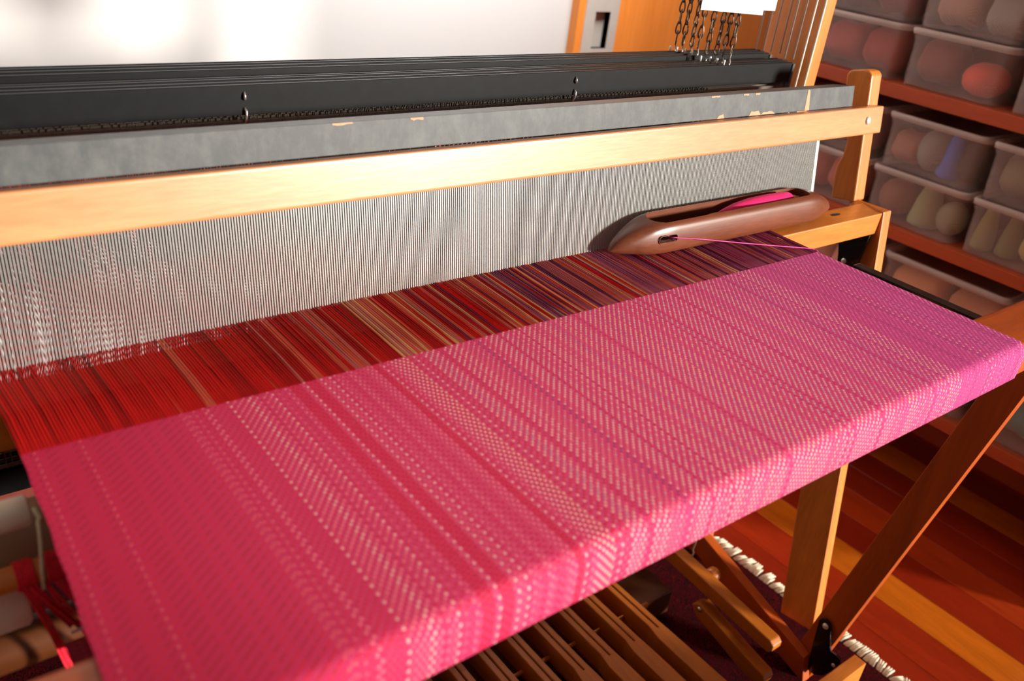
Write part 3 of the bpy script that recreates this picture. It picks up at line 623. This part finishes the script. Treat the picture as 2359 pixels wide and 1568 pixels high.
# ------------------------------------------------------------------ woven cloth and warp
def thread_colours():
    RED, RED2, SAL, TANC, ROS, PUR, MAU, PINKP, DK = [s2l(c) for c in ((205, 16, 14), (180, 10, 10), (214, 92, 70), (236, 188, 130), (206, 110, 104), (112, 40, 86), (168, 86, 122), (176, 70, 120), (70, 20, 30))]
    rn = random.Random(21); cols = []; i = 0
    while i < NT:
        x = XL + i * DX
        if x < -0.80: ws = [(RED, 10), (RED2, 8), (SAL, 0.7), (TANC, 0.15)]; run = (2, 7)
        elif x < -0.70: ws = [(RED, 9), (RED2, 6), (SAL, 1.6), (TANC, 1.1)]; run = (1, 6)
        elif x < -0.60: ws = [(RED, 5), (RED2, 2.5), (SAL, 3), (TANC, 2.6), (ROS, 1.5)]; run = (1, 4)
        elif x < -0.45: ws = [(RED, 3.2), (RED2, 1.5), (SAL, 2.6), (TANC, 3.2), (ROS, 3), (PUR, .6)]; run = (1, 4)
        elif x < -0.30: ws = [(RED, 2.4), (SAL, 2.2), (TANC, 2.6), (ROS, 3.6), (PUR, 1.2), (MAU, 2.2)]; run = (1, 3)
        elif x < -0.15: ws = [(RED, .6), (SAL, .8), (TANC, 1.2), (ROS, 3.4), (PUR, 1.4), (MAU, 5.5)]; run = (1, 3)
        else: ws = [(ROS, 1.2), (SAL, .2), (TANC, .25), (PUR, 2.0), (MAU, 6), (PINKP, 1.6)]; run = (1, 4)
        tot = sum(w for _, w in ws); q = rn.uniform(0, tot)
        for c, w in ws:
            q -= w
            if q <= 0: break
        n = rn.randint(*run)
        if c is TANC: n = 1 if rn.random() < .75 else 2
        for _ in range(n):
            k = rn.uniform(0.85, 1.1); cols.append(tuple(min(1, v * k) for v in c)); i += 1
    for xa, xb, c in ((-0.708, -0.698, RED2), (-0.693, -0.6835, RED2), (-0.6335, -0.6275, RED2), (-0.79, -0.774, RED), (-0.568, -0.563, RED2), (-0.503, -0.499, RED2)):
        for i in range(int((xa - XL) / DX), int((xb - XL) / DX)): cols[i] = c
    return cols[:NT]
TC = thread_colours()
def cloth_colours():
    rn = random.Random(33); out = []; base = []; i = 0
    PALE, TAN2, SAL2, RD, VIO, GRYP, PNK = [s2l(c) for c in ((232, 180, 172), (234, 188, 160), (228, 116, 126), (196, 14, 40), (120, 50, 104), (190, 158, 168), (214, 116, 168))]
    def lerp(a, b, t): return tuple(p + (q - p) * t for p, q in zip(a, b))
    L0, L1, L2, L3 = s2l((188, 14, 66)), s2l((210, 50, 104)), s2l((204, 52, 118)), s2l((190, 58, 136))
    SAL3 = s2l((214, 84, 96))
    while i < NT:
        x = XL + i * DX
        if x < -0.80: ws = [(s2l((160, 6, 22)), 9), (RD, 5), (SAL3, .3)]
        elif x < -0.76: ws = [(RD, 7), (SAL3, 2.4), (SAL2, .8)]
        elif x < -0.71: ws = [(RD, 5), (SAL3, 3), (SAL2, 2), (PALE, 1)]
        elif x < -0.62: ws = [(RD, 2.6), (SAL3, 2.5), (SAL2, 3), (PALE, 3.5)]
        elif x < -0.30: ws = [(PALE, 8), (TAN2, 3.4), (SAL2, 2.2), (RD, 1.0), (GRYP, 1.3), (VIO, .3)]
        elif x < -0.14: ws = [(PALE, 6), (TAN2, 1.6), (SAL2, 2.2), (RD, .5), (GRYP, 2.2), (VIO, .7), (PNK, 2)]
        else: ws = [(PNK, 4), (VIO, 1.6), (GRYP, .6), (s2l((200, 84, 140)), 5), (PALE, .5)]
        q = rn.uniform(0, sum(w for _, w in ws))
        for c, w in ws:
            q -= w
            if q <= 0: break
        for _ in range(2 * rn.choice((1, 1, 1, 2))):
            x = XL + i * DX; out.append(c)
            t = x
            base.append(lerp(L0, L1, min(1, max(0, (x + 0.86) / 0.16))) if x < -0.62 else lerp(L1, L2, (x + 0.62) / 0.34) if x < -0.28 else lerp(L2, L3, min(1, (x + 0.28) / 0.24)))
            i += 1
    for xa, xb in ((-0.708, -0.698), (-0.693, -0.6835), (-0.6335, -0.6275), (-0.568, -0.563), (-0.503, -0.4995), (-0.41, -0.4075)):
        for i in range(int((xa - XL) / DX), int((xb - XL) / DX)): out[i] = RD; base[i] = s2l((206, 24, 76)) if xa < -0.6 else base[i]
    return out[:NT], base[:NT]
CC, CB = cloth_colours()
def edge_shift(i, y):   # the left selvedge draws in a little
    u = i / NT
    K = ((0.0, -0.0072), (0.055, -0.0041), (0.13, -0.0003), (0.19, 0.0022), (0.27, 0.004), (2.0, 0.004))
    y = max(0.0, y)
    for (a, p), (b, q) in zip(K[:-1], K[1:]):
        if a <= y <= b: return (1 - u) ** 6 * (p + (q - p) * (y - a) / (b - a))
    return 0.0
draft = []
rn = random.Random(4); d = 0; i = 0
while i < NT:
    x = XL + i * DX; n = rn.choice((32, 48, 64, 96))
    step = 1 if x < -0.79 else rn.choice((3, 3, 3, 5))
    if x < -0.79: n = 92 if i == 0 else n
    for _ in range(n):
        draft.append(float((d // 2 * step) % 8 if step > 1 else d % 8)); d += 1; i += 1
draft = draft[:NT]
YF = 0.2655
path = [(YF, 0.0002)]
for k in range(1, 13): path.append((YF - (YF - 0.012) * k / 12, 0.0002))
for k in range(1, 7):
    a = PI / 2 * k / 6; path.append((0.0115 - 0.0125 * math.sin(a), -0.0123 + 0.0125 * math.cos(a)))
path += [(-0.0012, -0.024), (-0.001, -0.036)]
for k in range(1, 5):
    a = PI / 2 * k / 4; path.append((0.0105 - 0.0117 * math.cos(a), -0.0365 - 0.0117 * math.sin(a)))
path += [(0.06, -0.060), (0.20, -0.112)]
S_ = [0]
for a, b in zip(path[:-1], path[1:]): S_.append(S_[-1] + math.hypot(a[0] - b[0], a[1] - b[1]))
wc = thing('woven_cloth', 'pink handwoven cloth with red and purple striped warp stretched on the loom', 'cloth', (-0.45, 0.13, 0.0))
v = []; f = []; np_ = len(path)
for j in range(NT + 1):
    for (y, z), s in zip(path, S_):
        wob = 0.0003 * math.sin(j * 0.21 + 2 * math.sin(s * 40)) * (1 if j not in (0, NT) else 3)
        v.append((XL + j * DX + edge_shift(j, y) + (0.0006 * math.sin(s * 400) if j in (0, NT) else 0), y + (wob * 0.0), z))
for j in range(NT):
    for k in range(np_ - 1):
        a = j * np_ + k; f.append((a, a + 1, a + np_ + 1, a + np_))
org = ORG['woven_cloth']
me = bpy.data.meshes.new('fabric'); me.from_pydata([(p[0] - org.x, p[1] - org.y, p[2] - org.z) for p in v], [], f)
uvl = me.uv_layers.new(name='UVMap'); PICK = 0.00092
ca = me.attributes.new('warp', 'FLOAT_COLOR', 'FACE'); da = me.attributes.new('draft', 'FLOAT', 'FACE')
fi = 0; uvd = [0.0] * (len(f) * 8)
cdat = [0.0] * (len(f) * 4); ddat = [0.0] * len(f); bdat = [0.0] * (len(f) * 4); wdat = [0.0] * (len(f) * 4)
for j in range(NT):
    for k in range(np_ - 1):
        s0, s1 = S_[k] / PICK, S_[k + 1] / PICK; o8 = fi * 8
        uvd[o8:o8 + 8] = [j, s0, j, s1, j + 1, s1, j + 1, s0]
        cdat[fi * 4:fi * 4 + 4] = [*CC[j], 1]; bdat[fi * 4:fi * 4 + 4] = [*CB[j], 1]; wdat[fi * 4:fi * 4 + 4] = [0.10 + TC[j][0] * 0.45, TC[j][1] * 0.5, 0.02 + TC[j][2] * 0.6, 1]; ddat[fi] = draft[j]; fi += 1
me.attributes.new('base', 'FLOAT_COLOR', 'FACE'); me.attributes.new('warp_shade', 'FLOAT_COLOR', 'FACE'); me.attributes['warp_shade'].data.foreach_set('color', wdat)
uvl = me.uv_layers['UVMap']; ca = me.attributes['warp']; da = me.attributes['draft']; me.attributes['base'].data.foreach_set('color', bdat)
uvl.data.foreach_set('uv', uvd); ca.data.foreach_set('color', cdat); da.data.foreach_set('value', ddat)
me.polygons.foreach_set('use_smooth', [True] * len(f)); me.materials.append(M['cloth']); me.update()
fo = bpy.data.objects.new('fabric', me); COL.objects.link(fo); fo.parent = wc

# warp threads: fell -> reed -> heddles -> back beam
v = []; f = []; cdat = []
rn = random.Random(9)
ys = [YF - 0.001, 0.300, 0.345, 0.3765, 0.45, 0.56, 0.75, 1.02]
for j in range(NT):
    x = XL + (j + 0.5) * DX; sh_ = draft[j] if False else j % 8
    jz = rn.uniform(-0.0004, 0.0004); hy = HY[sh_]
    up = (0.0012 if j % 2 else -0.0012)
    pts = [(x + edge_shift(j, 1), YF - 0.001, 0.0), (x + edge_shift(j, 1), 0.310, up * 0.5 + jz), (x, 0.3765, up + jz), (x * 1.0, 0.45, up * 2), (x, hy, up * 2.6), (x, 0.78, 0.0), (x, 1.03, -0.006)]
    r = 0.00061 if rn.random() < .85 else 0.00066; o0 = len(v)
    for p in pts:
        for a in (PI / 2, PI / 2 + 2 * PI / 5, PI / 2 + 4 * PI / 5, PI / 2 + 6 * PI / 5, PI / 2 + 8 * PI / 5): v.append((p[0] + r * math.cos(a), p[1], p[2] + r * math.sin(a)))
    for k in range(len(pts) - 1):
        for q in range(5):
            f.append((o0 + k * 5 + q, o0 + k * 5 + (q + 1) % 5, o0 + (k + 1) * 5 + (q + 1) % 5, o0 + (k + 1) * 5 + q)); cdat += [*TC[j], 1]
me = bpy.data.meshes.new('warp_threads'); me.from_pydata([(p[0] - org.x, p[1] - org.y, p[2] - org.z) for p in v], [], f)
ca = me.attributes.new('warp', 'FLOAT_COLOR', 'FACE'); ca.data.foreach_set('color', cdat)
me.polygons.foreach_set('use_smooth', [True] * len(f)); me.materials.append(M['warp']); me.update()
wo = bpy.data.objects.new('warp_threads', me); COL.objects.link(wo); wo.parent = wc; wo['kind'] = 'stuff'; wo['label'] = 'unwoven warp threads in red, tan and purple'

# ------------------------------------------------------------------ boat shuttle
sht = thing('boat_shuttle', 'dark reddish wooden boat shuttle resting on the warp against the reed', 'shuttle', (-0.07, 0.354, 0.001))
SL0, SL1 = -0.276, 0.146
def sh_c(x):     # centre line y
    return 0.3565 - 0.003 * ((x - SL0) / (SL1 - SL0))
def sh_ring(x, n=32):
    u = (x - SL0) / (SL1 - SL0); e = min(u, 1 - u) * (SL1 - SL0)
    q = min(1.0, e / 0.082)
    wv = math.sin(q * PI / 2) ** 0.60
    hw = 0.0242 * wv + 0.0006
    zt = 0.0415 - (1 - math.sin(q * PI / 2) ** 0.62) * 0.0315
    zb = 0.0012 + (1 - math.sin(q * PI / 2) ** 0.5) * 0.0075
    zc, hh = (zt + zb) / 2, (zt - zb) / 2
    P = []
    for i in range(n):
        a = 2 * PI * i / n; c_, s_ = math.cos(a), math.sin(a); ex = 0.42 if q > 0.6 else 0.42 + (0.6 - q)
        yy = hw * math.copysign(abs(c_) ** ex, c_); zz = hh * math.copysign(abs(s_) ** ex, s_)
        yy *= 1 - 0.10 * max(0, zz / hh) if hh > 0 else 1
        P.append((x, sh_c(x) + yy, zc + zz))
    return P
def from_mb(mb, nm):
    me = bpy.data.meshes.new(nm); me.from_pydata(mb.v, [], mb.f); bm = bmesh.new(); bm.from_mesh(me); bmesh.ops.recalc_face_normals(bm, faces=bm.faces); bm.to_mesh(me); bm.free()
    o = bpy.data.objects.new(nm, me); COL.objects.link(o); return o
xs = [SL0 + 0.0008, SL0 + 0.003] + [SL0 + 0.007 + (SL1 - SL0 - 0.014) * i / 56 for i in range(57)] + [SL1 - 0.003, SL1 - 0.0008]
body = MB().loft([sh_ring(x) for x in xs]); bo = from_mb(body, 'tmp_body')
def stadium(cx, cy, L_, r, n=8):
    return [(cx + L_ / 2 - r + r * math.cos(a), cy + r * math.sin(a)) for a in [-PI / 2 + PI * i / n for i in range(n + 1)]] + [(cx - L_ / 2 + r + r * math.cos(a), cy + r * math.sin(a)) for a in [PI / 2 + PI * i / n for i in range(n + 1)]]
cut1 = from_mb(MB().prism([(a, b) for a, b in stadium(-0.068, 0.3555, 0.300, 0.0165)], 0.0085, 0.06, lambda a, b, t: (a, b, t)), 'tmp_cut')
cut2 = from_mb(MB().prism(stadium(-0.2065, 0.0225, 0.030, 0.0042), 0.32, 0.352, lambda a, b, t: (a, t, b)), 'tmp_eye')
for c_ in (cut1, cut2):
    md = bo.modifiers.new('b', 'BOOLEAN'); md.operation = 'DIFFERENCE'; md.object = c_; md.solver = 'EXACT'
dg = bpy.context.evaluated_depsgraph_get(); me = bpy.data.meshes.new_from_object(bo.evaluated_get(dg))
for o in (bo, cut1, cut2): bpy.data.objects.remove(o)
org = ORG['boat_shuttle']
bm = bmesh.new(); bm.from_mesh(me); bmesh.ops.translate(bm, verts=bm.verts, vec=-org); bm.to_mesh(me); bm.free(); me.name = 'body'
for p in me.polygons: p.use_smooth = True
try: me.set_sharp_from_angle(angle=math.radians(38))
except Exception: pass
me.materials.clear(); me.materials.append(M['shuttle'])
sb = bpy.data.objects.new('body', me); COL.objects.link(sb); sb.parent = sht
ey = MB(); ey.tube([(a, 0.3325, b) for a, b in stadium(-0.2065, 0.0225, 0.030, 0.0045)], 0.0006, 6, closed=True); obj('eye_rim', ey, M['shuttle'], sht)
spd = MB(); spd.tube([(0.075, 0.3555, 0.0235), (-0.10, 0.3555, 0.0215)], [0.002, 0.0014], 8); obj('spindle', spd, M['steel'], sht)
sp = MB()
for k in range(3): sp.tube([(-0.198 + 0.007 * k, 0.3555 + 0.006 * math.cos(a), 0.022 + 0.006 * math.sin(a)) for a in [2 * PI * i / 12 for i in range(12)]], 0.0009, 5, closed=True)
obj('tension_spring', sp, M['dullsteel'], sht)
# bobbin
bo_t = thing('bobbin', 'paper quill wound with magenta yarn lying inside the wooden shuttle', 'bobbin', (-0.01, 0.3555, 0.03))
q = MB(); prof = [(-0.093, .003), (-0.085, .0055), (-0.06, .0105), (-0.03, .0135), (0.0, .0142), (0.030, .0138), (0.047, .0125), (0.052, .009), (0.053, .004)]
q.loft([[(x, 0.3555 + r * math.cos(a), 0.0290 + r * math.sin(a)) for a in [2 * PI * i / 24 for i in range(24)]] for x, r in prof]); 
ym = plain('magenta_bobbin_yarn', (226, 26, 110), 0.6, var=0.12, scale=250)
obj('yarn', q, ym, bo_t)
q = MB(); q.loft([[(x, 0.3555 + r * math.cos(a), 0.0290 + r * math.sin(a)) for a in [2 * PI * i / 14 for i in range(14)]] for x, r in ((-0.11, .003), (0.05, .0052), (0.058, .0068), (0.062, .0072), (0.064, .005), (0.070, .0052))])
obj('quill', q, M['wx'], bo_t)
# weft tail
wf = MB(); wf.tube([(-0.09, 0.3540, 0.0230), (-0.200, 0.3400, 0.0215), (-0.1975, 0.3335, 0.0225), (-0.1945, 0.3310, 0.0228), (-0.16, 0.3210, 0.0195), (-0.10, 0.3020, 0.0125), (-0.045, 0.2850, 0.0065), (-0.010, 0.2740, 0.0030), (-0.0005, 0.2695, 0.0020), (0.0012, 0.2670, 0.0010), (0.0002, 0.2640, 0.0006)], 0.00065, 6)
o = obj('weft_thread', wf, plain('pink_weft', (240, 70, 160), 0.6, var=0.1, scale=500), None, loc=(-0.1, 0.3, 0.01)); tag(o, 'bright pink weft strand running from the shuttle eye to the selvedge', 'thread')

# ------------------------------------------------------------------ treadles
def make_treadle():
    t = thing('treadle', '', 'treadle', (0, 0.25, -0.71), 'wooden treadles under the loom')
    a = MB(); z1 = -0.700; z0 = -0.735; w = 0.024; g = 0.0014
    a.prism([(-0.012, -0.02), (-0.0185, 0.10), (-0.017, 0.320), (-0.012, 0.345), (-0.012, 0.62), (-g, 0.62), (-g, 0.336), (g, 0.336), (g, 0.62), (0.012, 0.62), (0.012, 0.345), (0.013, 0.320), (0.0145, 0.10), (0.010, -0.02)][::-1], z0, z1, lambda p, q_, tt: (p, q_, tt))
    obj('treadle_arm', a, M['t'], t, bevel=0.001, seg=1)
    b = MB().box(-0.0115, 0.0115, 0.345, 0.60, -0.738, -0.7352); obj('tie_strip', b, M['dy'], t)
    return t
tp = make_treadle()
ordt = ['first', 'second', 'third', 'fourth', 'fifth', 'sixth', 'seventh', 'eighth', 'ninth', 'tenth']
for i in range(10):
    o = tp if i == 0 else copy_tree(tp)
    o.location.x = -0.0175 - 0.0555 * i
    o['label'] = 'slotted wooden foot treadle over the rug, %s' % ('the rightmost' if i == 0 else ordt[i] + ' counting from the right')
ax = MB().tube([(0.03, 0.402, -0.728), (-0.56, 0.402, -0.728)], 0.0035, 8)
o = obj('spacer_rod', ax, M['wx'], None, loc=(-0.2, 0.402, -0.728)); tag(o, 'thin wooden dowel running across between the treadles', 'rod')

# side lever and foot paddle to the right of the treadles
def lever(name, label, pts_, thick, x, mat, rise_):
    # pts_: outline (y,z) rounded end
    t = thing(name, label, 'lever', (x, pts_[0][0], pts_[0][1])); obj('arm', MB().prism(pts_, x, x + thick, lambda a, b, t_: (t_, a, b)), mat, t, bevel=0.0025, seg=2); return t
t = lever('lamm_lever', 'brown wooden lever with a blunt end, running back beside the side rail', [(0.205, -0.7085), (0.198, -0.700), (0.198, -0.690), (0.206, -0.6835), (0.70, -0.640), (0.70, -0.675)], 0.024, 0.108, M['t'], 0)
kb = MB(); kb.loft([[(xx, 0.362 + r * math.cos(a), -0.683 + r * math.sin(a)) for a in [2 * PI * i / 18 for i in range(18)]] for xx, r in ((0.1325, .011), (0.134, .0135), (0.150, .0135), (0.152, .012), (0.1525, .006))])
obj('roller_knob', kb, M['wx'], t)
hk = MB(); hk.tube([(0.12, 0.398, -0.660), (0.122, 0.397, -0.650), (0.118, 0.398, -0.640), (0.121, 0.398, -0.630), (0.118, 0.398, -0.600)], 0.0016, 6); obj('hook', hk, M['steel'], t)
t = lever('foot_paddle', 'wooden foot paddle with a pale rounded tip, lying below the side lever', [(0.200, -0.775), (0.192, -0.768), (0.190, -0.757), (0.196, -0.748), (0.230, -0.742), (0.345, -0.716), (0.36, -0.728), (0.345, -0.745), (0.23, -0.775)], 0.026, 0.100, M['t'], 0)
bolt(0.100, 0.342, -0.7265, 0.0050, 'x', t, 'steel')
